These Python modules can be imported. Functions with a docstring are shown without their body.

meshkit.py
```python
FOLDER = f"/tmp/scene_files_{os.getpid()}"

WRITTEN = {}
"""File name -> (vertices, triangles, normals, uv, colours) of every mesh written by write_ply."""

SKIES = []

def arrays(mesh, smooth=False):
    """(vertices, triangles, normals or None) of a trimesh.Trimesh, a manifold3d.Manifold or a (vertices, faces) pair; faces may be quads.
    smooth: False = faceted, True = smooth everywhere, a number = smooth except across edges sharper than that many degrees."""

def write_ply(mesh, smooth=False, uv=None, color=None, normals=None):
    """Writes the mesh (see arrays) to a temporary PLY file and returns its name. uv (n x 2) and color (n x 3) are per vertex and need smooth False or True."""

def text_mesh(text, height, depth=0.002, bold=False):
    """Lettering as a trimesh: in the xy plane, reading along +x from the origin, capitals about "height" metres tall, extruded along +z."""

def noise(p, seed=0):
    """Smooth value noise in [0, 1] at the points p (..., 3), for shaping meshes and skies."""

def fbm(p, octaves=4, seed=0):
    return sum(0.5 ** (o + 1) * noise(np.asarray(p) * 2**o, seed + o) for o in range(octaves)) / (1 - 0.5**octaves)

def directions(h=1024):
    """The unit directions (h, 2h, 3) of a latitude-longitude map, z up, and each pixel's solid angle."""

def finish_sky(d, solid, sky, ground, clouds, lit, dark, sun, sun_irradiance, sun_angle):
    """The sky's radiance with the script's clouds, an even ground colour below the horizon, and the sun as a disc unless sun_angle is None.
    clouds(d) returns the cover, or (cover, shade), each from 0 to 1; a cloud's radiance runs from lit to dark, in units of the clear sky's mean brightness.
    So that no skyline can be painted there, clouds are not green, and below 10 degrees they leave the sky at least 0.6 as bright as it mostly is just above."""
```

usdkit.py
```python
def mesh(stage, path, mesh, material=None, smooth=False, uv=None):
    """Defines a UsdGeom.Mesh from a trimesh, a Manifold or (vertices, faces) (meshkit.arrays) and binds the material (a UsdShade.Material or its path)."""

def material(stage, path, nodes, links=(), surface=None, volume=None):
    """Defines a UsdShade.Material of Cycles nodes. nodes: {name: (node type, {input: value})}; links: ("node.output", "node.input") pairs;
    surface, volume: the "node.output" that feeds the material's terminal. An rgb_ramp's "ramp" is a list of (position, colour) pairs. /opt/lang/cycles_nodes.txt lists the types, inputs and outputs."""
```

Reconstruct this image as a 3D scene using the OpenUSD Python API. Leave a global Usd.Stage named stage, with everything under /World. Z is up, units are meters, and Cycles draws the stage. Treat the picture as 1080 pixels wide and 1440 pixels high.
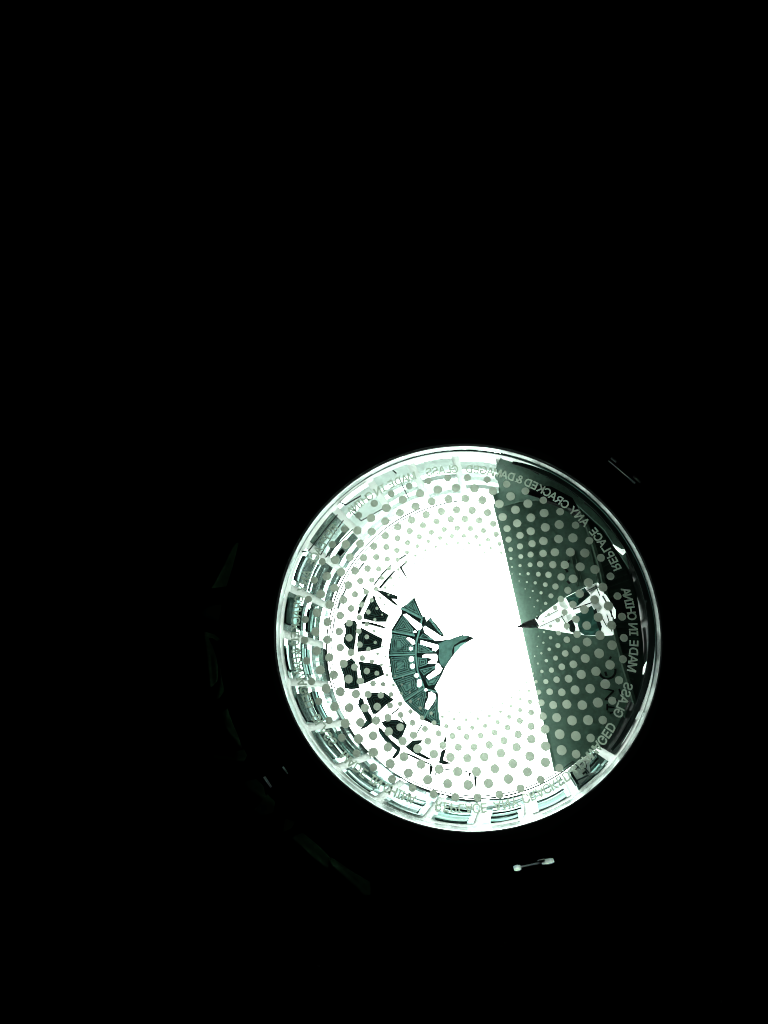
import math, random
import numpy as np, trimesh, usdkit, meshkit
from shapely.geometry import Polygon, LineString, Point
from shapely.ops import unary_union
from shapely import affinity
from pxr import Usd, UsdGeom, UsdLux, Gf, Sdf, UsdShade

random.seed(7); RNG = np.random.default_rng(7)
stage = Usd.Stage.CreateInMemory()
UsdGeom.SetStageUpAxis(stage, UsdGeom.Tokens.z); UsdGeom.SetStageMetersPerUnit(stage, 1.0)
UsdGeom.Xform.Define(stage, '/World'); UsdGeom.Scope.Define(stage, '/World/Looks')

# ------------------------------------------------------------------ camera (a hand-held phone held over the light)
TX, TY = 0.26850962, 0.06656641
R0 = 0.0745                                   # radius of the outer ring of printed dots
HC = R0 / 0.21091345                          # height of the lens over the underside of the glass
CAM = np.array([-0.0369195, -0.11319383, 1.0]) * HC * np.array([1, 1, 1])
F = 1047.0
cx_, sx_, cy_, sy_ = math.cos(TX), math.sin(TX), math.cos(TY), math.sin(TY)
ROT = np.array([[cy_, 0, sy_], [0, 1, 0], [-sy_, 0, cy_]]) @ np.array([[1, 0, 0], [0, cx_, -sx_], [0, sx_, cx_]])
cam = UsdGeom.Camera.Define(stage, '/World/camera')
m4 = np.eye(4); m4[:3, :3] = ROT.T; m4[3, :3] = CAM
cam.AddTransformOp().Set(Gf.Matrix4d(*m4.ravel().tolist()))
cam.CreateHorizontalApertureAttr(27.0); cam.CreateVerticalApertureAttr(36.0)
cam.CreateFocalLengthAttr(27.0 * F / 1080); cam.CreateClippingRangeAttr(Gf.Vec2f(0.01, 20))
EXPOSURE = 0.0
cam.CreateExposureAttr(EXPOSURE)
LAMP = 14.0                                   # radiance of the lit bulb: the bowl, wedge and glint shapes glow as well
LAMP_COLOR = (0.90, 1.0, 0.955)


def P(px, py, z):
    """A point of the photograph measured on the level z."""
    d = ROT @ np.array([(px - 540) / F, -(py - 720) / F, -1.0])
    return (CAM + d * ((z - CAM[2]) / d[2]))


def circ(px, py, r, z):
    a = [P(px + r, py, z), P(px - r, py, z), P(px, py + r, z), P(px, py - r, z)]
    c = np.array([(a[0][0] + a[1][0]) / 2, (a[2][1] + a[3][1]) / 2])
    return c, (np.linalg.norm(a[0] - a[1]) + np.linalg.norm(a[2] - a[3])) / 4


def outline(pts, z):
    return Polygon([P(x, y, z)[:2] for x, y in pts]).buffer(0)


def crop(x0, y0, s, pts):
    return [(x0 + x / s, y0 + y / s) for x, y in pts]


# ------------------------------------------------------------------ materials
def mat(name, color, rough=0.5, metal=0.0, spec=0.5, noise=None, bump=None, extra=None):
    n = {'p': ('principled_bsdf', {'base_color': color, 'roughness': rough, 'metallic': metal, 'specular_ior_level': spec, **(extra or {})})}
    l = []
    n['g'] = ('geometry', {})
    if noise:
        scale, amount = noise
        n['n'] = ('noise_texture', {'scale': scale, 'detail': 4.0})
        n['r'] = ('rgb_ramp', {'ramp': [(0.3, tuple(c * (1 - amount) for c in color)), (0.7, tuple(min(1, c * (1 + amount)) for c in color))]})
        l += [('g.position', 'n.vector'), ('n.fac', 'r.fac'), ('r.color', 'p.base_color')]
    if bump:
        scale, strength, dist = bump
        n['bn'] = ('noise_texture', {'scale': scale, 'detail': 3.0})
        n['b'] = ('bump', {'strength': strength, 'distance': dist})
        l += [('g.position', 'bn.vector'), ('bn.fac', 'b.height'), ('b.normal', 'p.normal')]
    return usdkit.material(stage, '/World/Looks/' + name, n, l, surface='p.BSDF')


def contour(name, dark, light, scale, bands, rough=0.35, metal=0.0):
    """Fine nested colour lines, for shapes that stand in for reflections."""
    n = {'g': ('geometry', {}), 'n': ('noise_texture', {'scale': scale, 'detail': 1.5, 'distortion': 0.4}),
         'm': ('math', {'math_type': 'multiply', 'value2': bands}), 'f': ('math', {'math_type': 'fraction'}),
         'r': ('rgb_ramp', {'ramp': [(0.0, dark), (0.32, dark), (0.5, light), (0.68, dark), (1.0, dark)]}),
         'b': ('bump', {'strength': 0.3, 'distance': 0.0003}),
         'p': ('principled_bsdf', {'roughness': rough, 'metallic': metal, 'specular_ior_level': 0.3})}
    l = [('g.position', 'n.vector'), ('n.fac', 'm.value1'), ('m.value', 'f.value1'), ('f.value', 'r.fac'), ('r.color', 'p.base_color'), ('f.value', 'b.height'), ('b.normal', 'p.normal')]
    return usdkit.material(stage, '/World/Looks/' + name, n, l, surface='p.BSDF')


M = {}
M['white'] = mat('white_enamel', (0.86, 0.90, 0.87), 0.5, spec=0.2)
M['flange'] = mat('lit_tone_metal', (0.84, 0.96, 0.93), 0.28, 0.45)  # pale tone stands in for bright reflections on the upper wall
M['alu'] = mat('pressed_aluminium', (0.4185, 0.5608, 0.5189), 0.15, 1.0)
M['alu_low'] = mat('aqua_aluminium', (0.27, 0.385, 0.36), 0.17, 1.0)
M['foil'] = mat('crumpled_foil', (0.90, 0.97, 0.95), 0.32, 1.0)
M['panel_a'] = mat('teal_streak', (0.075, 0.135, 0.120), 0.2, 1.0)  # this and the next two: bars standing in for refracted wall streaks
M['panel_b'] = mat('grey_streak', (0.17, 0.25, 0.23), 0.2, 1.0)
M['panel_c'] = mat('pale_streak', (0.26, 0.36, 0.34), 0.2, 1.0)
M['alu_dark'] = mat('shade_tone_metal', (0.0020, 0.0065, 0.0050), 0.4, 0.0, 0.25, noise=(90, 0.6))  # shade of the right side is put into this colour
M['seam'] = mat('dark_seam', (0.0072, 0.0180, 0.0156), 0.4, 0.0, 0.3, noise=(900, 0.6))
M['reflected_dark'] = contour('dark_reflection', (0.0014, 0.0056, 0.0049), (0.0098, 0.0350, 0.0294), 140, 7.0)  # dark reflections are put into this colour
M['reflection_line'] = mat('reflection_line', (0.0288, 0.0816, 0.0691), 0.4, 0, 0.3)
M['fan'] = contour('fan_metal', (0.2099, 0.4521, 0.4037), (0.0726, 0.1776, 0.1615), 170, 7.0, 0.45)
M['fan_smooth'] = mat('fan_smooth_metal', (0.1435, 0.3158, 0.2798), 0.5, 0, 0.3, noise=(500, 0.25))
M['fan_edge'] = mat('fan_edge_metal', (0.0066, 0.0209, 0.0180), 0.4, 0, 0.3)
M['fan_rib'] = mat('fan_rib_metal', (0.2512, 0.5203, 0.4754), 0.4, 0, 0.3)
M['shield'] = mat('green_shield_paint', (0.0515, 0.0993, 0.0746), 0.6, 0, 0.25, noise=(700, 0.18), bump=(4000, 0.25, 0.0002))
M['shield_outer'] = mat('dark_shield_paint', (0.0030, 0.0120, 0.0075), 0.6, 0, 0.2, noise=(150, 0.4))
M['rib'] = mat('shield_rib_paint', (0.0055, 0.0170, 0.0110), 0.6, 0, 0.2)
M['fold'] = mat('shield_fold_edge', (0.0270, 0.0510, 0.0360), 0.5, 0, 0.3)
M['black'] = mat('matt_black', (0.0012, 0.0018, 0.0016), 0.7, 0, 0.1)
M['wedge_teal'] = contour('wedge_teal_panel', (0.0273, 0.1001, 0.0801), (0.0637, 0.1911, 0.1638), 160, 3.0)
M['bezel'] = mat('black_anodised_bezel', (0.0011, 0.0013, 0.0013), 0.55, 0, 0.12, bump=(3000, 0.2, 0.0001))
M['gasket'] = mat('rubber_gasket', (0.012, 0.042, 0.036), 0.5, 0, 0.3)
M['steel'] = mat('clip_steel', (0.92, 0.97, 0.95), 0.36, 0.55)
M['bright_steel'] = mat('polished_clip_steel', (0.96, 0.99, 0.98), 0.3, 1.0)
M['soil'] = mat('dark_soil', (0.010, 0.012, 0.008), 0.95, 0, 0.1, noise=(240, 0.7), bump=(400, 0.8, 0.003))
M['leaf'] = usdkit.material(stage, '/World/Looks/dim_leaf', {
    'g': ('geometry', {}), 'n': ('noise_texture', {'scale': 180, 'detail': 5}),
    'r': ('rgb_ramp', {'ramp': [(0.3, (0.0315, 0.1155, 0.0420)), (0.7, (0.1050, 0.2520, 0.1260))]}),
    'b': ('bump', {'strength': 0.5, 'distance': 0.0008}),
    'p': ('principled_bsdf', {'roughness': 0.6, 'specular_ior_level': 0.3})},
    [('g.position', 'n.vector'), ('n.fac', 'r.fac'), ('r.color', 'p.base_color'), ('n.fac', 'b.height'), ('b.normal', 'p.normal')], surface='p.BSDF')
M['stone'] = mat('grit_stone', (0.05, 0.055, 0.05), 0.7, noise=(500, 0.5))
M['bowl_glow'] = usdkit.material(stage, '/World/Looks/glowing_bowl_white', {'p': ('principled_bsdf', {'base_color': (0.88, 0.92, 0.89), 'roughness': 0.5, 'specular_ior_level': 0.2, 'emission_color': LAMP_COLOR, 'emission_strength': 5.5})}, [], surface='p.BSDF')  # glow added to the reflector bowl so it shows evenly white
M['opal_wedge'] = usdkit.material(stage, '/World/Looks/opal_wedge', {'p': ('principled_bsdf', {'base_color': (0.86, 0.92, 0.88), 'roughness': 0.4, 'specular_ior_level': 0.2, 'emission_color': LAMP_COLOR, 'emission_strength': 0.85})}, [], surface='p.BSDF')  # added glow, standing in for reflected light and glints
M['bulb'] = usdkit.material(stage, '/World/Looks/lit_bulb', {'e': ('emission', {'color': LAMP_COLOR, 'strength': LAMP})}, [], surface='e.emission')
M['glass'] = usdkit.material(stage, '/World/Looks/clear_glass', {
    't': ('transparent_bsdf', {'color': (0.985, 1.0, 0.99)}), 'gl': ('glossy_bsdf', {'color': (1, 1, 1), 'roughness': 0.02}),
    'f': ('fresnel', {'IOR': 1.5}), 'x': ('mix_closure', {})},
    [('f.fac', 'x.fac'), ('t.BSDF', 'x.closure1'), ('gl.BSDF', 'x.closure2')], surface='x.closure')
M['glass_edge'] = usdkit.material(stage, '/World/Looks/ground_glass_edge', {
    't': ('translucent_bsdf', {'color': (0.90, 1.0, 0.96)}), 'd': ('refraction_bsdf', {'color': (0.90, 1.0, 0.97), 'roughness': 0.18, 'IOR': 1.45}),
    'g': ('glossy_bsdf', {'color': (0.9, 1, 0.97), 'roughness': 0.12}), 'f': ('fresnel', {'IOR': 1.5}),
    'ge': ('geometry', {}), 'n': ('noise_texture', {'scale': 110, 'detail': 3}), 'mr': ('map_range', {'from_min': 0.35, 'from_max': 0.65, 'to_min': 0.25, 'to_max': 0.75}),
    'x': ('mix_closure', {}), 'y': ('mix_closure', {})},
    [('ge.position', 'n.vector'), ('n.fac', 'mr.value'), ('mr.result', 'x.fac'), ('t.BSDF', 'x.closure1'), ('d.BSDF', 'x.closure2'), ('f.fac', 'y.fac'), ('x.closure', 'y.closure1'), ('g.BSDF', 'y.closure2')], surface='y.closure')


def print_mat(name, trans, diff):
    return usdkit.material(stage, '/World/Looks/' + name, {
        'g': ('geometry', {}), 'n': ('noise_texture', {'scale': 2500, 'detail': 2}),
        'r': ('rgb_ramp', {'ramp': [(0.3, tuple(0.9 * c for c in trans)), (0.7, tuple(1.08 * c for c in trans))]}),
        't': ('translucent_bsdf', {}), 'd': ('diffuse_bsdf', {'color': diff}), 'x': ('add_closure', {})},
        [('g.position', 'n.vector'), ('n.fac', 'r.fac'), ('r.color', 't.color'), ('t.BSDF', 'x.closure1'), ('d.BSDF', 'x.closure2')], surface='x.closure')


M['dot'] = print_mat('ceramic_print', (0.3419, 0.3556, 0.3247), (0.1709, 0.2051, 0.1777))
M['letter'] = print_mat('ceramic_lettering', (0.4453, 0.4740, 0.4308), (0.1436, 0.1795, 0.1581))

# ------------------------------------------------------------------ helpers
USED = {}
WSLOPE = 0.20
SSLOPE = 0.11                                 # the shield plate rises towards the right


def free(parent, name):
    k = (parent, name); n = USED.get(k, 0); USED[k] = n + 1
    return f'{parent}/{name}' + (f'_{n:03d}' if n else '')


def tag(prim, label=None, category=None, group=None, kind=None):
    for k, v in (('label', label), ('category', category), ('group', group), ('kind', kind)):
        if v: prim.SetCustomDataByKey(k, v)
    return prim


def thing(name, label, cat, group=None):
    x = UsdGeom.Xform.Define(stage, free('/World', name))
    return tag(x.GetPrim(), label, cat, group)


def obj(name, mesh, m, parent=None, smooth=30, **kw):
    if (parent is not None and 'shield' in str(parent.GetPath())) or name == 'shield_plate':
      if name != 'upper_tab' and not kw.pop('flat', False):
        mesh = trimesh.Trimesh(*mesh, process=False) if isinstance(mesh, tuple) else mesh
        mesh.vertices[:, 2] += SSLOPE * ((mesh.vertices[:, :2] - P(740, 897, -0.02)[:2]) @ np.array([0.974, 0.225]))
    if parent is not None and ('wedge' in str(parent.GetPath()) or name == 'wedge_reflection'): mesh.vertices[:, 2] += WSLOPE * (mesh.vertices[:, 0] - P(725, 882, -0.014)[0])
    base = '/World' if parent is None else str(parent.GetPath())
    return tag(usdkit.mesh(stage, free(base, name), mesh, M[m], smooth=smooth).GetPrim(), **kw)


def slab(poly, ztop, thick, bevel=0.0):
    """A plate of the given outline; with bevel, its top edge is chamfered."""
    out = []
    for g in getattr(poly, 'geoms', [poly]):
        if g.is_empty or g.area < 1e-9: continue
        if bevel:
            inner = g.buffer(-bevel)
            if not inner.is_empty and inner.geom_type == 'Polygon':
                lo = trimesh.creation.extrude_polygon(g, thick - bevel, engine='earcut'); lo.apply_translation([0, 0, ztop - thick]); out.append(lo)
                up = trimesh.creation.extrude_polygon(inner, bevel, engine='earcut'); up.apply_translation([0, 0, ztop - bevel]); out.append(up)
                continue
        e = trimesh.creation.extrude_polygon(g, thick, engine='earcut'); e.apply_translation([0, 0, ztop - thick]); out.append(e)
    return trimesh.util.concatenate(out)


def plate(pts, z, thick, bevel=0.0, holes=None):
    p = outline(pts, z)
    if holes:
        p = p.difference(unary_union(holes))
    return slab(p, z, thick, bevel)


def stroke(pts, width_px, z):
    return LineString([P(x, y, z)[:2] for x, y in pts]).buffer(width_px * 0.000333 / 2, cap_style='flat', join_style='mitre')


def lathe(profile, c, n=160):
    """profile: closed list of (r, z)."""
    pr = np.array(profile); k = len(pr); v = []
    for i in range(n):
        a = 2 * math.pi * i / n
        v += [(c[0] + r * math.cos(a), c[1] + r * math.sin(a), z) for r, z in pr]
    f = []
    for i in range(n):
        j = (i + 1) % n
        for s in range(k):
            t = (s + 1) % k
            f += [(i * k + s, j * k + s, j * k + t), (i * k + s, j * k + t, i * k + t)]
    t = trimesh.Trimesh(np.array(v), np.array(f), process=False)
    if t.volume < 0: t.invert()
    return t


def loft(rings, n=144, a0=0.0, a1=2 * math.pi, closed=True):
    v, f = [], []
    m = n if closed else n + 1
    for c, r, z in rings:
        for i in range(m):
            a = a0 + (a1 - a0) * i / n
            v.append((c[0] + r * math.cos(a), c[1] + r * math.sin(a), z))
    for s in range(len(rings) - 1):
        for i in range(n):
            j = (i + 1) % m
            f += [(s * m + i, s * m + j, (s + 1) * m + j), (s * m + i, (s + 1) * m + j, (s + 1) * m + i)]
    return trimesh.Trimesh(np.array(v), np.array(f), process=False)



# ------------------------------------------------------------------ ground
ZB = 0.0075                                   # top of the bezel
BC, BR = circ(659, 898, 350, ZB)
GC, GR = circ(659, 898, 272, 0.010)           # glass, top face


def ground_mesh():
    rs = np.concatenate([np.linspace(BR + 0.0006, 0.24, 44), [0.4, 0.8, 2.0]]); na = 220; v = []; f = []
    for i, r in enumerate(rs):
        for k in range(na):
            a = 2 * math.pi * k / na; x, y = BC[0] + r * math.cos(a), BC[1] + r * math.sin(a)
            h = (meshkit.fbm(np.array([x * 60, y * 60, 3.0]), 4, 5) - 0.5) * 0.010
            v.append((x, y, ZB - 0.0035 + h * min(1, 0.3 + i / 8)))
    for i in range(len(rs) - 1):
        for k in range(na):
            j = (k + 1) % na
            f += [(i * na + k, (i + 1) * na + k, (i + 1) * na + j), (i * na + k, (i + 1) * na + j, i * na + j)]
    return trimesh.Trimesh(np.array(v), np.array(f), process=False)


obj('ground', ground_mesh(), 'soil', smooth=True, kind='structure', label='dark bare soil around the round black light bezel')

# ------------------------------------------------------------------ the light set into the ground
light = thing('in_ground_light', 'round lit ground light with dotted glass, black bezel and faceted reflector inside', 'light')

# bezel and its retaining clips
bez = lathe([(GR + 0.0004, ZB - 0.0045), (GR + 0.0004, ZB - 0.0008), (GR + 0.0012, ZB), (BR - 0.0020, ZB), (BR, ZB - 0.0018), (BR, ZB - 0.0045)], BC * 0.15 + GC * 0.85)
bezel = obj('bezel', bez, 'bezel', light, 35)


def clip(p0, p1, tabs, bar=1.6):
    """A thin bar lying along the bezel with small upturned lugs that face the glass."""
    a, b = P(*p0, ZB), P(*p1, ZB); d = (b - a)[:2]; L = np.linalg.norm(d); d = d / L
    n = GC - (a[:2] + b[:2]) / 2; n = n / np.linalg.norm(n); nn = np.array([-d[1], d[0]]); nn = nn if nn @ n > 0 else -nn
    parts = []

    def wedge(s0, s1, w, h, off=0.0):
        v = []
        for s in (s0, s1):
            q = a[:2] + d * s * L + nn * off
            for o, z in ((0.5, ZB - 0.0003), (-0.5, ZB - 0.0003), (-0.5, ZB + h), (-0.3, ZB + h), (0.5, ZB + h * 0.25)):
                r = q + nn * o * w; v.append((r[0], r[1], z))
        return trimesh.convex.convex_hull(np.array(v))
    def lug(s0, s1, w, h, off=0.0):
        v = []
        for k in (s0, s1):
            q = a[:2] + d * k * L + nn * off; c = d * (w / 2 if k == s0 else -w / 2)
            e = trimesh.creation.icosphere(2, w / 2); e.vertices[:, 2] *= 0.7; e.apply_translation([q[0] + c[0], q[1] + c[1], ZB + h - w * 0.35]); v.append(e.vertices)
            v.append(np.array([[q[0], q[1], ZB - 0.0002]]))
        return trimesh.convex.convex_hull(np.vstack(v))
    if bar: parts.append(wedge(0.0, 1.0, 0.00033 * bar, 0.0009))
    for s0, s1, w, h, off in tabs: parts.append((lug if off else wedge)(s0, s1, w * 0.000333, h, off * 0.000333))
    return trimesh.util.concatenate(parts)


obj('retaining_clip', clip((722, 1221), (778, 1209), [(0.0, 0.18, 5.2, 0.0026, 0), (0.04, 0.13, 6.6, 0.0031, 0), (0.70, 1.0, 4.6, 0.0025, 0), (0.78, 0.95, 5.8, 0.0030, 0), (0.5, 0.72, 2, 0.0013, 0), (0.6, 0.8, 2.6, 0.0017, 3)]), 'bright_steel', bezel, False, label='bright steel clip at the lower edge of the bezel')
obj('retaining_clip', clip((855, 648), (893, 680), [(0.0, 0.2, 4.5, 0.0024, -5), (0.82, 1.1, 5.5, 0.0030, -5), (0.8, 1.0, 2.5, 0.0006, 0)], 0.9), 'steel', bezel, 40, label='dim steel clip at the upper right edge of the bezel')
obj('retaining_clip', clip((372, 1092), (382, 1107), [(0, 0.6, 2.6, 0.0016, 0), (0.4, 1, 2.0, 0.0018, 0)], 0), 'steel', bezel, 40, label='short steel clip at the lower left edge of the bezel')
obj('retaining_clip', clip((398, 1078), (405, 1088), [(0, 0.7, 2.0, 0.0011, 0), (0.3, 1, 1.4, 0.0011, 0)], 0), 'steel', bezel, 40)

# glass
disc = lathe([(0.0001, 0.0101), (GR - 0.0022, 0.0101), (GR - 0.0022, 0.0098), (0.0001, 0.0098)], GC, 128)
glass = obj('glass_cover', disc, 'glass', light, False)
obj('ground_edge', loft([(GC, GR, 0.0062), (GC, GR, 0.0086), (GC, GR - 0.0003, 0.0093), (GC, GR - 0.0010, 0.0099), (GC, GR - 0.0021, 0.0101)], 160), 'glass_edge', glass, True)
obj('gasket', lathe([(GR - 0.0003, 0.0018), (GR + 0.0030, 0.0018), (GR + 0.0030, 0.0028), (GR - 0.0003, 0.0028)], GC), 'gasket', light, 40)

# printed dots: 48 to a ring, staggered, shrinking towards the middle
PH = math.degrees(0.06586379)
RINGS = [(1.0, 0.00, 5.9), (0.929, 0.60, 7.0), (0.855, 0.07, 6.9), (0.777, 0.62, 6.5), (0.715, 0.06, 5.6), (0.653, 0.63, 4.7), (0.602, 0.10, 3.7), (0.553, 0.65, 2.5), (0.512, 0.12, 1.6), (0.478, 0.66, 1.0)]
small = []


def dot_mesh(x, y, r, n=18):
    e = trimesh.creation.extrude_polygon(Polygon([(x + r * RNG.uniform(0.965, 1.035) * math.cos(t), y + r * RNG.uniform(0.965, 1.035) * math.sin(t)) for t in np.linspace(0, 2 * math.pi, n, endpoint=False)]), 0.00012, engine='earcut')
    e.apply_translation([0, 0, -0.0001]); return e


for k, (rr, ph, rad) in enumerate(RINGS):
    for j in range(48):
        a = math.radians(PH + (j + ph) * 7.5)
        r = rad * 0.000308 * RNG.uniform(0.97, 1.03)
        q = dot_mesh(R0 * rr * math.cos(a), R0 * rr * math.sin(a), r, 18 if k < 6 else 12)
        if k < 6: obj('printed_dot', q, 'dot', glass, False)
        else: small.append(q)
obj('small_printed_dots', trimesh.util.concatenate(small), 'dot', glass, False, kind='stuff')

# lettering, printed to be read from inside: mirrored, three times round the glass
WORDS = [('REPLACE', 21.10, 35.46), ('ANY', 39.94, 45.43), ('CRACKED', 49.2, 64.2), ('&', 67.5, 67.5), ('DAMAGED', 70.5, 85.74), ('GLASS', 90.95, 100.3), ('MADE', 106.75, 114.7), ('IN', 118.0, 120.15), ('CHINA', 123.65, 132.2)]
LH = 0.052 * R0
glyph = {}
for rep in range(3):
    parts = []
    for w, a0, a1 in WORDS:
        for i, ch in enumerate(w):
            if ch not in glyph:
                g = meshkit.text_mesh(ch, LH, 0.00012, bold=True)
                b = g.bounds; g.apply_translation([-(b[0][0] + b[1][0]) / 2, -LH / 2, 0]); g.vertices[:, 0] *= -1.0; g.invert(); glyph[ch] = g
            a = math.radians((a0 + (a1 - a0) * i / max(1, len(w) - 1)) + 120 * rep)
            t = glyph[ch].copy()
            t.apply_transform(trimesh.transformations.rotation_matrix(a - math.pi / 2, [0, 0, 1]))
            t.apply_translation([1.0605 * R0 * math.cos(a), 1.0605 * R0 * math.sin(a), -0.0001]); parts.append(t)
    obj('lettering', trimesh.util.concatenate(parts), 'letter', glass, False)

# reflector bowl
ZW, ZL, ZF = -0.0030, -0.0240, -0.0320
WC, WR = circ(659, 898, 260, ZW)
LC, LR = circ(671, 911, 213, ZL)
FC, FR = circ(671, 911, 200, ZF)


bowl = loft([(LC, LR + 0.0012, ZL), (LC, LR, ZL - 0.0008), (FC, FR, ZF + 0.0010), (FC, FR - 0.004, ZF), (FC, 0.0005, ZF)])
reflector = obj('reflector_bowl', bowl, 'bowl_glow', light, 25, label='white reflector bowl with an added even glow')
back = [(WC, WR + 0.0012, ZW), (LC, LR + 0.0012, ZL)]
obj('backing', loft(back, 100, math.radians(77), math.radians(320), False), 'white', reflector, 25)
obj('backing', loft(back, 40, math.radians(-40), math.radians(77), False), 'alu_dark', reflector, 25)  # dark copy: right-hand shade put into the colour
obj('flange', lathe([(WR - 0.0003, ZW - 0.0012), (GR + 0.0028, ZW - 0.0012), (GR + 0.0028, 0.0014), (GR + 0.0014, 0.0014), (WR - 0.0003, ZW + 0.0002)], GC * 0.5 + WC * 0.5), 'white', reflector, 40)
obj('housing', loft([(GC, GR + 0.0035, ZB - 0.0046), (GC, GR - 0.001, -0.075), (GC, 0.001, -0.076)], 72), 'black', light, 40)


def wall_facet(a0, a1, t0=0.0, t1=1.0, lift=0.0, rows=11, cols=5, amp=0.00036):
    """One pressed segment of the wall: long shallow ripples round the bowl."""
    v, f = [], []
    off = RNG.normal(0, 1, rows + 1)
    for i in range(rows + 1):
        t = t0 + (t1 - t0) * i / rows
        c = WC * (1 - t) + LC * t; r = WR * (1 - t) + LR * t; z = ZW * (1 - t) + ZL * t
        for k in range(cols + 1):
            a = a0 + (a1 - a0) * k / cols
            b = math.sin(math.pi * k / cols) * 0.0006
            e = amp * (off[i] + 0.025 * RNG.normal())
            rr = r - 0.0002 + b * 0.5 - e * 0.4
            v.append((c[0] + rr * math.cos(a), c[1] + rr * math.sin(a), z + 0.0007 + e + lift))
    for i in range(rows):
        for k in range(cols):
            p = i * (cols + 1) + k; q = p + cols + 1
            f += [(p, p + 1, q + 1), (p, q + 1, q)]
    return trimesh.Trimesh(np.array(v), np.array(f), process=False)


for k in range(24):
    deg = (257 + 15 * k) % 360
    mid = (deg + 7.5) % 360
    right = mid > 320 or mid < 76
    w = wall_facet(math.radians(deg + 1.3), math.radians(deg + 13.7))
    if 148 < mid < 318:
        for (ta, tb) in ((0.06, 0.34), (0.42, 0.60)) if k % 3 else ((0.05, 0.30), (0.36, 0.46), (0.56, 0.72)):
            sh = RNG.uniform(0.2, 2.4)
            obj('wall_streak', wall_facet(math.radians(deg + 1.8 + sh), math.radians(deg + 13.2 - RNG.uniform(0, 2.2)), ta, tb, 0.0011, rows=6, cols=6, amp=0.00022), ('panel_a', 'panel_b', 'panel_c')[RNG.integers(3)], reflector, False)
    obj('wall_facet', w, 'alu_dark' if right else 'alu_low' if 222 < mid < 312 else 'flange' if mid < 142 else 'alu', reflector, False, label='wall facet with shade painted into its dark colour' if right else None)  # tone chosen by sector, copying bright and shaded parts of one wall

# bright seams and dark slits on the bowl
seams = [([(520 + 340 / 7.714, 620 + 450 / 7.714), (520 + 420 / 7.714, 620 + 620 / 7.714)], 2.2), (crop(520, 620, 7.714, [(250, 318), (290, 352)]), 3), (crop(520, 620, 7.714, [(968, 478), (960, 545)]), 2.5),
         (crop(400, 660, 7.714, [(610, 360), (665, 385), (720, 350), (830, 285)]), 3), (crop(400, 660, 7.714, [(730, 462), (832, 556), (935, 500), (1060, 430)]), 2.2),
         (crop(400, 660, 7.714, [(575, 490), (440, 655), (260, 885), (190, 893)]), 2.6), (crop(400, 660, 7.714, [(740, 650), (600, 790), (445, 955)]), 2.6),
         (crop(400, 660, 7.714, [(640, 550), (520, 720), (390, 930)]), 2.2)]
for pts, w in seams:
    z = -0.0015
    obj('seam', slab(stroke(pts, w * 0.6, z), z, 0.0005), 'seam', reflector, False)
obj('seam', plate(crop(400, 660, 7.714, [(568, 910), (622, 858), (658, 890), (606, 946)]), -0.004, 0.001), 'seam', reflector, False)

ZD = ZF + 0.0035


def arcpx(r, d0, d1, cx=671, cy=911, n=14):
    return [(cx + r * math.cos(math.radians(d0 + (d1 - d0) * i / n)), cy - r * math.sin(math.radians(d0 + (d1 - d0) * i / n))) for i in range(n + 1)]


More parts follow.
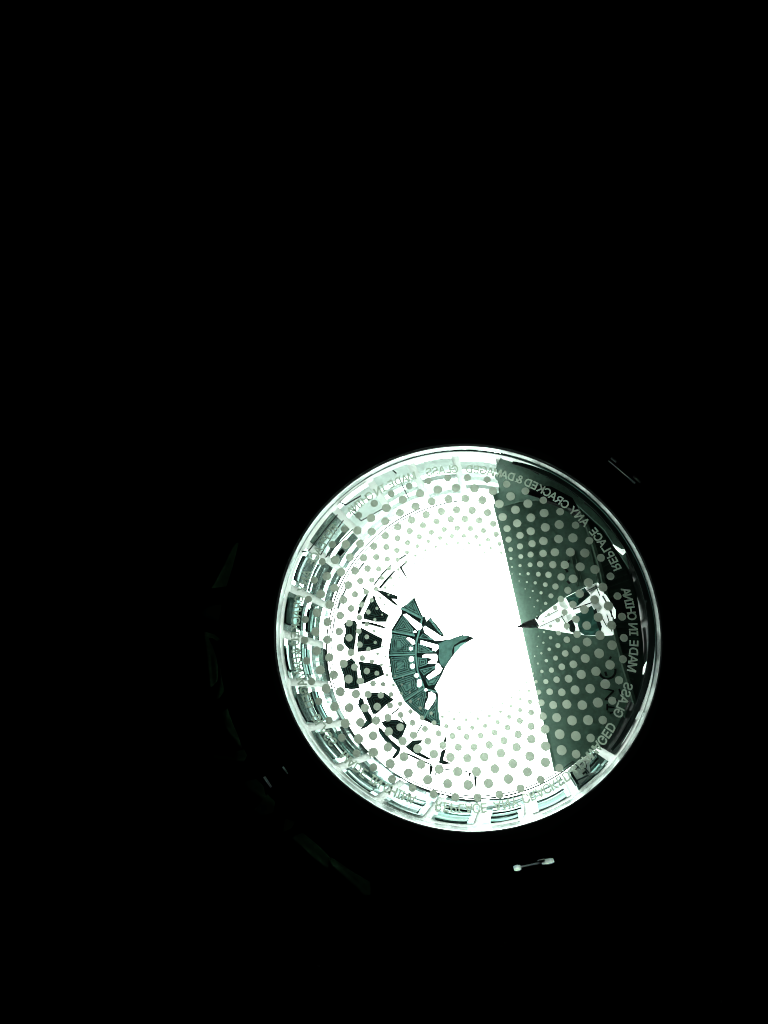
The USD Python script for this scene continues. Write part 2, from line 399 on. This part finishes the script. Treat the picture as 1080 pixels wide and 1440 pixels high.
for r, d0, d1, w in [(212, 112, 318, 1.5), (208.5, 95, 312, 1.1), (205, 120, 235, 0.9)]:
    obj('lip_line', slab(stroke(arcpx(r, d0, d1, n=60), w, ZL + 0.0008), ZL + 0.0008, 0.0012), 'seam', reflector, False)
dashes = [[(487.6, 824.6), (481, 839), (475, 856)], [(470.5, 870.6), (466.5, 893), (465, 914)], [(466, 935), (468.5, 955), (472.7, 974)], [(478, 991), (486, 1009), (498, 1029.5)], [(527, 1063.5), (538.6, 1074.6)], [(553.8, 1084.5), (562, 1090.5), (570, 1095.7)],
          [(512, 790.5), (504, 801)], [(525.5, 822.5), (538, 806), (549.5, 794.5)], [(559.5, 787), (571, 780)], [(571.5, 1020), (562, 1008)], [(593.5, 1019), (582, 1038)], [(561.5, 995.7), (551, 1004)]]
for d in dashes:
    obj('slit', slab(stroke(d, 1.9, ZD), ZD, 0.003), 'seam', reflector, False)

c8 = lambda p: crop(480, 780, 6.75, p)
c9 = lambda p: crop(480, 930, 5.4, p)
c1 = lambda p: crop(380, 800, 7.714, p)


def pressed(g, steps):
    """Nested raised lines that follow a panel's outline."""
    out = [g.buffer(-a).difference(g.buffer(-a - w)) for a, w in steps]
    out = [q for q in out if not q.is_empty and q.area > 2e-7]
    return unary_union(out) if out else None


DARK_REFLECTIONS = [  # dark reflections in the mirror bowl, built as plates
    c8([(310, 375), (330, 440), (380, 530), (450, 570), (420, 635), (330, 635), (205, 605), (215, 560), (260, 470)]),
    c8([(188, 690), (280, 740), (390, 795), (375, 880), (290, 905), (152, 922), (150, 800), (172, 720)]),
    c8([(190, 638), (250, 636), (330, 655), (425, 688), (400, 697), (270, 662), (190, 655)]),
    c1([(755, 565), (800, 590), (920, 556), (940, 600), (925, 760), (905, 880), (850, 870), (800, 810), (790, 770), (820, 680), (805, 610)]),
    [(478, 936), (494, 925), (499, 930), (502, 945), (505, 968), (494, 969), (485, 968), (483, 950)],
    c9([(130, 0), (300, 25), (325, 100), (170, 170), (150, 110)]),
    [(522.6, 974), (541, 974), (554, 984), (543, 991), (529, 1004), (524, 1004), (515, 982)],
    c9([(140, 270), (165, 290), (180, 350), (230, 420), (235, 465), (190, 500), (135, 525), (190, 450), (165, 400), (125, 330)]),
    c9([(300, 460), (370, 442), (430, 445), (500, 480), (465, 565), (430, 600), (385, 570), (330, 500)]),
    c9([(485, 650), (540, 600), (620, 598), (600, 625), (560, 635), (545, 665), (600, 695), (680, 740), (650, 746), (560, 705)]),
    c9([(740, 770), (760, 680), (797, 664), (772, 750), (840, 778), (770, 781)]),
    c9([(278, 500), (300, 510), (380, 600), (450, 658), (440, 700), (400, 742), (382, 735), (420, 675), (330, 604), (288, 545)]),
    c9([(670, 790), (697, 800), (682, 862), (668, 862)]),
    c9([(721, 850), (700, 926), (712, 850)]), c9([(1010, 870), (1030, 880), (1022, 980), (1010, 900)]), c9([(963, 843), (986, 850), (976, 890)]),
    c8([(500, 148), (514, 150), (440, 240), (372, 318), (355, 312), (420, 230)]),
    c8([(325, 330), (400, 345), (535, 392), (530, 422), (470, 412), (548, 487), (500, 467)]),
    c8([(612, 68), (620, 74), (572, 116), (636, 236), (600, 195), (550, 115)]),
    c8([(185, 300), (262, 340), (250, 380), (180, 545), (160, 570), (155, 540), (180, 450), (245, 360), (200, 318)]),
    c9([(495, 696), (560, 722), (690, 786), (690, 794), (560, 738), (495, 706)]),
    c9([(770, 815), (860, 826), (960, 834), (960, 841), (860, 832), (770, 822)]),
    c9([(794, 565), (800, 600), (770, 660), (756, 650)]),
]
for p in DARK_REFLECTIONS:
    obj('floor_reflection', plate(p, ZD, 0.0032, 0.0002), 'reflected_dark', reflector, 20)
    g = pressed(outline(p, ZD), ((0.0007, 0.00032), (0.0018, 0.00030), (0.0029, 0.0003)))
    if g is not None: obj('inset_line', slab(g, ZD + 0.00015, 0.0003), 'reflection_line', reflector, False)

# lit bulb
b = trimesh.creation.icosphere(4, 1.0); b.apply_scale([0.0135, 0.030, 0.0065]); b.apply_transform(trimesh.transformations.rotation_matrix(0.22, [0, 0, 1]))
b.apply_translation(P(676, 880, -0.0245)); obj('bulb', b, 'bulb', light, True, label='white glowing bulb')

# slotted fan plate left of the bulb, standing in for reflected facets
ZN = -0.0115
k5 = lambda p: crop(540, 780, 5.5375, p)
fan_out = k5([(237, 330), (185, 380), (130, 415), (138, 455), (95, 525), (55, 590), (62, 620), (45, 700), (32, 785), (45, 830), (52, 900), (65, 970), (90, 1010), (125, 1075), (160, 1145), (215, 1200), (275, 1250), (310, 1290), (380, 1320), (443, 1340),
              (425, 1210), (420, 1075), (395, 1040), (430, 975), (455, 930), (470, 890), (500, 840), (535, 790), (560, 760), (600, 715), (650, 680), (704, 650), (660, 632), (610, 625), (560, 640), (510, 660), (440, 668), (400, 672),
              (315, 605), (305, 565), (320, 553), (370, 585), (450, 637), (470, 628), (430, 570), (360, 487), (330, 520), (322, 485), (300, 478), (265, 400)])
slots = [k5([(145, 465), (175, 458), (230, 500), (290, 540), (298, 562), (285, 585), (258, 588), (200, 525)]),
         k5([(285, 668), (300, 668), (360, 685), (420, 700), (427, 725), (402, 752), (375, 745), (375, 725), (330, 712), (280, 695)]),
         k5([(300, 785), (320, 772), (410, 772), (418, 800), (410, 845), (340, 850), (345, 835), (380, 808), (300, 800)]),
         k5([(400, 860), (415, 848), (435, 850), (440, 870), (455, 885), (438, 920), (400, 945), (350, 972), (328, 950), (400, 895)]),
         k5([(345, 1075), (370, 1066), (400, 1088), (404, 1115), (380, 1160), (345, 1207), (318, 1197), (322, 1165), (345, 1115)]),
         k5([(172, 652), (190, 640), (235, 665), (243, 690), (225, 705), (200, 680)])]
holes = [outline(s, ZN).buffer(0.0003).buffer(-0.0003) for s in slots]
for x, y, rx, ry in [(241, 600, 11, 10), (208, 730, 14, 14), (213, 812, 20, 22), (222, 868, 18, 20), (255, 940, 17, 16), (275, 1000, 19, 32), (326, 1053, 12, 10)]:
    holes.append(outline(k5([(x + rx * math.cos(t), y + ry * math.sin(t)) for t in np.linspace(0, 2 * math.pi, 14, endpoint=False)]), ZN))
HOLES = unary_union(holes)
fan_poly = outline(fan_out, ZN)
fan_shape = obj('fan_reflection', slab(fan_poly.difference(HOLES), ZN, 0.0014), 'fan_edge', light, 20, label='dark teal fan plate standing in for reflected facets, with slots and a pointed beak')
panels = [[(225, 350), (150, 418), (290, 492), (285, 475), (250, 400)], [(150, 470), (75, 590), (235, 625), (225, 580), (195, 540)], [(65, 620), (50, 770), (240, 765), (235, 715), (205, 700), (165, 655), (175, 635), (235, 645)],
          [(50, 800), (70, 955), (245, 905), (240, 790)], [(75, 985), (158, 1128), (300, 1035), (255, 925)], [(172, 1150), (225, 1195), (305, 1270), (330, 1210), (305, 1190), (330, 1080), (315, 1050)], [(330, 1268), (345, 1225), (395, 1160), (412, 1100), (435, 1325), (385, 1308)],
          [(300, 615), (275, 650), (395, 668)], [(265, 690), (262, 765), (385, 760), (325, 720)], [(262, 800), (270, 880), (335, 858), (335, 812)], [(275, 895), (310, 940), (400, 880), (395, 868)], [(325, 975), (345, 1020), (395, 1010), (440, 940)],
          [(345, 505), (360, 497), (455, 622), (440, 620)]]
for p in panels:
    g = outline(k5(p), ZN).difference(HOLES.buffer(0.0002)).intersection(fan_poly.buffer(-0.00015))
    if not g.is_empty:
        obj('panel', slab(g, ZN + 0.0007, 0.0008, 0.0001), 'fan', fan_shape, 20)
        q = pressed(g, ((0.0005, 0.00030), (0.0014, 0.00028), (0.0023, 0.00028)))
        if q is not None: obj('inset_line', slab(q, ZN + 0.0009, 0.0003), 'fan_edge', fan_shape, False)
beak = outline(k5([(425, 690), (470, 675), (560, 648), (610, 632), (655, 640), (640, 655), (590, 675), (545, 705), (530, 745), (530, 785), (495, 835), (468, 880), (440, 855), (425, 800), (430, 740)]), ZN).difference(HOLES.buffer(0.0002))
obj('beak', slab(beak, ZN + 0.0007, 0.0008, 0.0001), 'fan_smooth', fan_shape, 20)
obj('beak_edge', plate(k5([(548, 718), (600, 688), (642, 676), (632, 690), (590, 718), (562, 752), (545, 778)]), ZN + 0.0009, 0.0010), 'fan_rib', fan_shape, 20)
for p in [[(135, 418), (300, 500)], [(60, 598), (240, 632)], [(38, 784), (245, 777)], [(68, 966), (248, 915)], [(160, 1138), (310, 1040)], [(310, 1278), (345, 1210)], [(300, 480), (275, 600), (252, 680), (248, 780), (262, 905), (315, 1045), (410, 1070)]]:
    g = stroke(k5(p), 2.2, ZN).intersection(fan_poly).difference(HOLES)
    obj('rib', slab(g, ZN + 0.0011, 0.0012), 'fan_rib', fan_shape, 20)
for x, y in [(100, 700), (150, 1080), (380, 1290), (220, 380), (480, 760)]:
    q = P(*k5([(x, y)])[0], ZN - 0.0013); c = trimesh.creation.cylinder(0.0012, ZN - 0.0013 - ZF, sections=12); c.apply_translation([q[0], q[1], (ZN - 0.0013 + ZF) / 2])
    obj('post', c, 'fan_edge', fan_shape, 30)

# dark green shield on the right
ZS = -0.0200
main = [(695, 703), (785, 1092), (800, 1083), (832, 1057), (862, 1034), (897, 1012), (866, 905), (842, 800), (829, 757), (812, 712), (770, 703), (735, 700)]
mp = plate(main, ZS, 0.0014); mv, mf = trimesh.remesh.subdivide_to_size(mp.vertices, mp.faces, 0.0035)
mv = np.array(mv); dist = (mv[:, :2] - P(740, 897, ZS)[:2]) @ np.array([0.974, 0.225])
tl = np.abs((mv[:, :2] - P(740, 897, ZS)[:2]) @ np.array([-0.225, 0.974]))
mv[:, 2] -= 0.0030 * np.clip((tl - 0.044) / 0.022, 0, 1.1) ** 2 * np.clip((0.040 - dist) / 0.03, 0, 1)   # and towards both ends
mv[:, 2] -= 0.0056 * np.clip((0.016 - dist) / 0.016, 0, 1.1) ** 2          # the edge towards the bulb rolls down
shield = obj('shield_plate', trimesh.Trimesh(mv, mf), 'shield', light, 40, label='dark green anti-glare plate with a straight left edge')
tab = [(704, 645), (698, 656), (696, 680), (700, 694), (708, 700), (735, 698), (770, 701), (812, 710), (850, 745), (885, 800), (872, 750), (846, 712), (812, 683), (776, 661), (740, 649)]
obj('added_cover', slab(outline([(659 + (257 + 6 * math.sin(math.pi * i / 40) ** 0.6) * math.cos(math.radians(-38 + 2.85 * i)), 898 - (257 + 6 * math.sin(math.pi * i / 40) ** 0.6) * math.sin(math.radians(-38 + 2.85 * i))) for i in range(41)] + arcpx(253, 76, -38, 659, 898, 40), -0.0006), -0.0006, 0.0006), 'alu_dark', shield, False, flat=True)  # dark arc added to cover the flange where it showed too bright
tm = plate(tab, -0.0050, 0.0012); tv, tf = trimesh.remesh.subdivide_to_size(tm.vertices, tm.faces, 0.003); tv = np.array(tv)
td = (tv[:, :2] - P(696, 680, -0.005)[:2]) @ np.array([0.97, 0.24])
rp = np.linalg.norm(tv[:, :2] - WC, axis=1); zw = ZW - np.clip((WR - rp) / (WR - LR), 0, 1) * (ZW - ZL) + 0.0026   # its left end follows the sloping wall
tv[:, 2] += np.clip((0.028 - td) / 0.026, 0, 1) ** 1.5 * (zw + 0.0050)
obj('upper_tab', trimesh.Trimesh(tv, tf), 'shield', shield, 40)
obj('dark_patch', plate([(738, 694), (752, 682), (775, 684), (805, 700), (814, 716), (806, 716), (770, 704)], -0.0040, 0.0003), 'black', shield, False, flat=True)  # dark strip painted for the shade of a recess
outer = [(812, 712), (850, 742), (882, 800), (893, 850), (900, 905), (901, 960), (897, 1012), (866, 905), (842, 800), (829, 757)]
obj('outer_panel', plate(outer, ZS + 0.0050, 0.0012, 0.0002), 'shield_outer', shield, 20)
obj('fold', slab(stroke([(812, 712), (829, 757), (842, 800), (852, 845), (866, 905), (880, 955), (897, 1012)], 4.0, ZS + 0.0062), ZS + 0.0062, 0.0030), 'fold', shield, False, label='thin raised fold line along the plate')
obj('dark_patch', plate([(852, 846), (868, 835), (890, 848), (890, 868), (868, 872), (856, 868)], ZS + 0.0056, 0.0003), 'black', shield, False)  # thin black sheet laid on the outer panel
op = outline(outer, ZS + 0.0054).buffer(-0.0004)
for i in range(34):
    t = i / 33; a = math.radians(38 - 66 * t)
    pts = [(659 + r * math.cos(a), 898 - r * math.sin(a)) for r in (206, 236)]
    g = stroke(pts, 2.0, ZS + 0.0054).intersection(op)
    if not g.is_empty and g.area > 1e-8: obj('rib', slab(g, ZS + 0.0054, 0.0005), 'rib', shield, False)
for pts, w in [([(801, 778), (808, 806), (812, 826)], 2.0), ([(806, 776), (813, 804), (819, 826)], 1.6), ([(829, 775), (836, 805), (842, 823)], 2.4)]:
    obj('rail', slab(stroke(pts, w, ZS + 0.0012), ZS + 0.0012, 0.0014), 'fold', shield, False)
for pts, w in [([(799, 790), (793, 800), (797, 806)], 3), ([(796, 818), (800, 822)], 3)]:
    obj('mark', slab(stroke(pts, w, ZS + 0.0006), ZS + 0.0006, 0.0006), 'black', shield, False)
# dark strokes standing in for print reflected low on the plate
ring = [(852 + 11 * math.cos(t), 944 - 11 * math.sin(t)) for t in np.linspace(math.radians(200), math.radians(375), 14)]
for pts, w in [(ring, 3.0), ([(849, 945), (851, 951)], 3), ([(855, 925), (857, 926.5)], 4), ([(846, 968), (861, 972)], 2.2), ([(861, 972), (849, 984)], 2.2), ([(849, 984), (866, 985)], 2.2), ([(868, 969), (872, 980)], 2.2), ([(852, 990), (852, 999)], 2.2), ([(851, 994), (862, 995)], 2.2), ([(856, 1003), (862, 1001)], 2.2)]:
    obj('mark', slab(stroke(pts, w, ZS + 0.0006), ZS + 0.0006, 0.0006), 'black', shield, False)
# small glowing shapes standing in for two glints at the right
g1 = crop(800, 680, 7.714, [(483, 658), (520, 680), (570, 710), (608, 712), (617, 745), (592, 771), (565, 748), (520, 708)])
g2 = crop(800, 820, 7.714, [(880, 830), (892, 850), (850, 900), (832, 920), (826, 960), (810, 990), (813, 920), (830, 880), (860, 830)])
for g in (g1, g2): obj('glint_patch', plate(g, -0.0022, 0.0015, 0.0003), 'opal_wedge', shield, 20, flat=True, label='small glint built as a glowing patch')
# crumpled foil at the shield's lower end, its bright reflections put into white colour
zf = -0.0052
fp = outline(crop(720, 1020, 7.714, [(590, 490), (690, 410), (760, 360), (830, 310), (855, 350), (835, 430), (848, 515), (900, 505), (1000, 440), (1080, 385), (1130, 330), (1110, 400), (930, 570), (820, 655), (740, 722), (700, 640), (640, 540)]), zf)
foil = slab(fp, zf, 0.0008); v_, f_ = trimesh.remesh.subdivide_to_size(foil.vertices, foil.faces, 0.0022)
top = v_[:, 2] > zf - 0.0004; v_ = np.array(v_)
v_[:, 2] += np.where(top, 1, 1) * (meshkit.fbm(np.c_[v_[:, 0] * 75, v_[:, 1] * 75, np.zeros(len(v_))], 2, 11) - 0.5) * 0.008
obj('foil', (v_, f_), 'white', shield, 50, flat=True, label='crumpled bright foil end')

for pts, w, m in [([(640, 505), (665, 560), (700, 610), (742, 715)], 7, 'alu_low'), ([(690, 425), (740, 470), (800, 470), (838, 520)], 2.5, 'alu_low'), ([(640, 520), (700, 470), (770, 400)], 2.0, 'panel_c'),
                  ([(700, 600), (770, 570), (830, 540)], 3.0, 'alu_low'), ([(760, 640), (850, 560), (930, 520), (1040, 425)], 4.0, 'panel_c'), ([(770, 530), (800, 500), (815, 530)], 4, 'alu_low'), ([(790, 390), (812, 440), (800, 480)], 1.6, 'panel_c')]:
    obj('foil_streak', slab(stroke(crop(720, 1020, 7.714, pts), w * 0.55, zf + 0.0028), zf + 0.0028, 0.0012), m, shield, False, flat=True)  # strips standing in for teal streaks reflected in the foil

# wedge standing in for a bright reflection on the shield, with added glow
ZG = ZS + 0.0038
k6 = lambda p: crop(700, 780, 5.4, p)
wedge = obj('wedge_reflection', plate(k6([(285, 488), (400, 405), (510, 328), (640, 265), (735, 232), (790, 320), (862, 438), (864, 500), (838, 495), (848, 622), (750, 628), (600, 612), (450, 585), (310, 556)]), ZG, 0.0029, 0.0003), 'opal_wedge', light, 20, label='white wedge standing in for a reflection on the green plate, with added glow and teal panels')
for p, m in [(k6([(130, 553), (210, 512), (276, 488), (288, 505), (312, 548), (300, 560)]), 'reflected_dark'),
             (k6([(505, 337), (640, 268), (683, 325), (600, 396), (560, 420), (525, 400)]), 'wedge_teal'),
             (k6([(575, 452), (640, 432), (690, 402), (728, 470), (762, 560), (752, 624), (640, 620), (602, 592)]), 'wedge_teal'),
             (k6([(520, 520), (550, 500), (575, 560), (570, 605), (535, 590)]), 'reflected_dark'),
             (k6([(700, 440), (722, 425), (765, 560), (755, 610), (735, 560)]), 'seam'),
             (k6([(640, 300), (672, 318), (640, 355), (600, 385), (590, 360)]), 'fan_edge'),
             (k6([(283, 482), (318, 462), (296, 500)]), 'reflected_dark')]:
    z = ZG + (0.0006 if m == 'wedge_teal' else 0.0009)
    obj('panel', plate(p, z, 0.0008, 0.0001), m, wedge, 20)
for p in [k6([(450, 362), (512, 330), (545, 415), (500, 425), (460, 400)]), k6([(648, 268), (728, 236), (742, 262), (690, 318)]), k6([(690, 385), (738, 372), (768, 420), (742, 455), (712, 430)]), k6([(505, 470), (545, 455), (560, 490), (520, 515)])]:
    obj('panel', plate(p, ZG + 0.0004, 0.0006, 0.0001), 'white', wedge, 20)
for pts in ([(660, 290), (730, 255)], [(668, 300), (738, 268)], [(760, 480), (800, 560)], [(800, 470), (838, 600)], [(470, 470), (500, 520), (515, 580)], [(350, 480), (450, 430)], [(720, 250), (750, 330)], [(810, 420), (850, 505)]):
    obj('fine_line', slab(stroke(k6(pts), 0.9, ZG + 0.0012), ZG + 0.0012, 0.001), 'fold', wedge, False)  # thin lines standing in for refraction in the wedge
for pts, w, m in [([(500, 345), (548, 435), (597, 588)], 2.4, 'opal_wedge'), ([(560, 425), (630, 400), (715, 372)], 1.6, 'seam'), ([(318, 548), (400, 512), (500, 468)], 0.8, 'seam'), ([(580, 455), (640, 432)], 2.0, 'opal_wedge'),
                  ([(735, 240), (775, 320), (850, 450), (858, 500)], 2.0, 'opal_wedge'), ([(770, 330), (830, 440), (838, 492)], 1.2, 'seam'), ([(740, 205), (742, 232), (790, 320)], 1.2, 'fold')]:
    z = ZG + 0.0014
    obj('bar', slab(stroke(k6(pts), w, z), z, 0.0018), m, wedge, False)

# ------------------------------------------------------------------ leaves and grit beside the bezel


def leaf(pts, lift, curl, seed):
    """A curled blade: outline from the photo, domed and wavy, with a thickness and a raised midrib."""
    z0 = ZB + lift
    p = outline(pts, z0).buffer(0.0006).buffer(-0.0004)
    e = trimesh.creation.extrude_polygon(p, 0.0004, engine='earcut')
    v, f = trimesh.remesh.subdivide_to_size(e.vertices, e.faces, 0.0030)
    v = np.array(v); c = np.array(p.centroid.coords[0]); q = v[:, :2] - c
    u, s, vt = np.linalg.svd(q - q.mean(0), full_matrices=False)
    across = q @ vt[1]; along = q @ vt[0]
    hh = 0.35 * curl * (1 - (across / (np.abs(across).max() + 1e-6)) ** 2) + 0.0012 * (meshkit.noise(np.c_[v[:, 0] * 150, v[:, 1] * 150, np.zeros(len(v))], seed) - 0.5)
    hh += 0.0004 * np.exp(-(across / 0.0008) ** 2)
    rr = np.linalg.norm(v[:, :2] - BC, axis=1); hh += 0.22 * (rr - rr.min())        # each rises outward, tilted so the lamp lights it evenly
    v[:, 2] += z0 + hh
    return trimesh.Trimesh(v, f, process=False)


LEAVES = [
    ([(335, 764), (332, 780), (326, 800), (318, 824), (300, 828), (296, 810), (308, 790), (318, 772)], .004, .0015, 'dim narrow green leaf, uppermost of those left of the black bezel'),
    ([(311, 851), (310, 866), (307, 873), (290, 869), (284, 862), (298, 853)], .004, .001, 'small dim green leaf just above the large curled leaf'),
    ([(283, 892), (292, 890), (302, 893), (309, 899), (306, 901), (300, 897), (294, 897), (300, 910), (305, 925), (307, 940), (306, 958), (300, 966), (291, 965), (287, 945), (280, 915)], .006, .003, 'large dark curled leaf left of the bezel, level with the bulb'),
    ([(309, 940), (313, 962), (315, 972), (309, 982), (298, 984), (303, 972), (307, 955)], .004, .001, 'thin pale-edged green leaf tucked under the large curled leaf'),
    ([(320, 997), (327, 1017), (335, 1036), (341, 1052), (331, 1046), (318, 1036), (298, 1030), (297, 1012)], .004, .001, 'broad dim green leaf with pointed lower corner left of the bezel'),
    ([(304, 1060), (318, 1061), (334, 1057), (343, 1054), (347, 1063), (342, 1075), (330, 1082), (316, 1080), (306, 1070)], .005, .002, 'dim green leaf with bright arched edge below the broad leaf'),
    ([(346, 1099), (360, 1096), (370, 1106), (374, 1120), (364, 1128), (350, 1124), (342, 1112)], .003, .001, 'rounded dim green leaf beside the short steel clip'),
    ([(376, 1118), (386, 1128), (384, 1142), (370, 1146), (360, 1138)], .003, .001, 'small dim green leaf just below the rounded one'),
    ([(402, 1152), (414, 1156), (410, 1164), (400, 1168)], .003, .0005, 'tiny green leaf scrap at the lower left edge of the bezel'),
    ([(412, 1176), (426, 1172), (448, 1190), (464, 1206), (462, 1224), (440, 1226), (428, 1206), (404, 1190)], .003, .001, 'faint long green leaf below the lower left edge of the bezel'),
    ([(466, 1206), (492, 1224), (520, 1240), (522, 1256), (496, 1258), (474, 1240), (464, 1224)], .003, .001, 'faintest green leaf, lowest of those under the bezel'),
]
for i, (pts, lift, curl, lab) in enumerate(LEAVES):
    obj('leaf', leaf(pts, lift, curl, i), 'leaf', None, 40, label=lab, category='leaf', group='leaves lying against the bezel')
for (x, y), lab in [((381, 1355), 'tiny pale grit stone, left of the pair low in the soil'), ((447, 1360), 'tiny pale grit stone, right of the pair low in the soil'), ((317, 1267), 'tiny pale grit stone alone at the lower left')]:
    s = trimesh.creation.icosphere(2, 0.0011); s.vertices *= 1 + 0.25 * RNG.normal(size=(len(s.vertices), 1)); s.apply_translation(P(x, y, ZB) + [0, 0, 0.0015])
    obj('grit_stone', s, 'stone', None, False, label=lab, category='stone', group='grit stones in the soil')
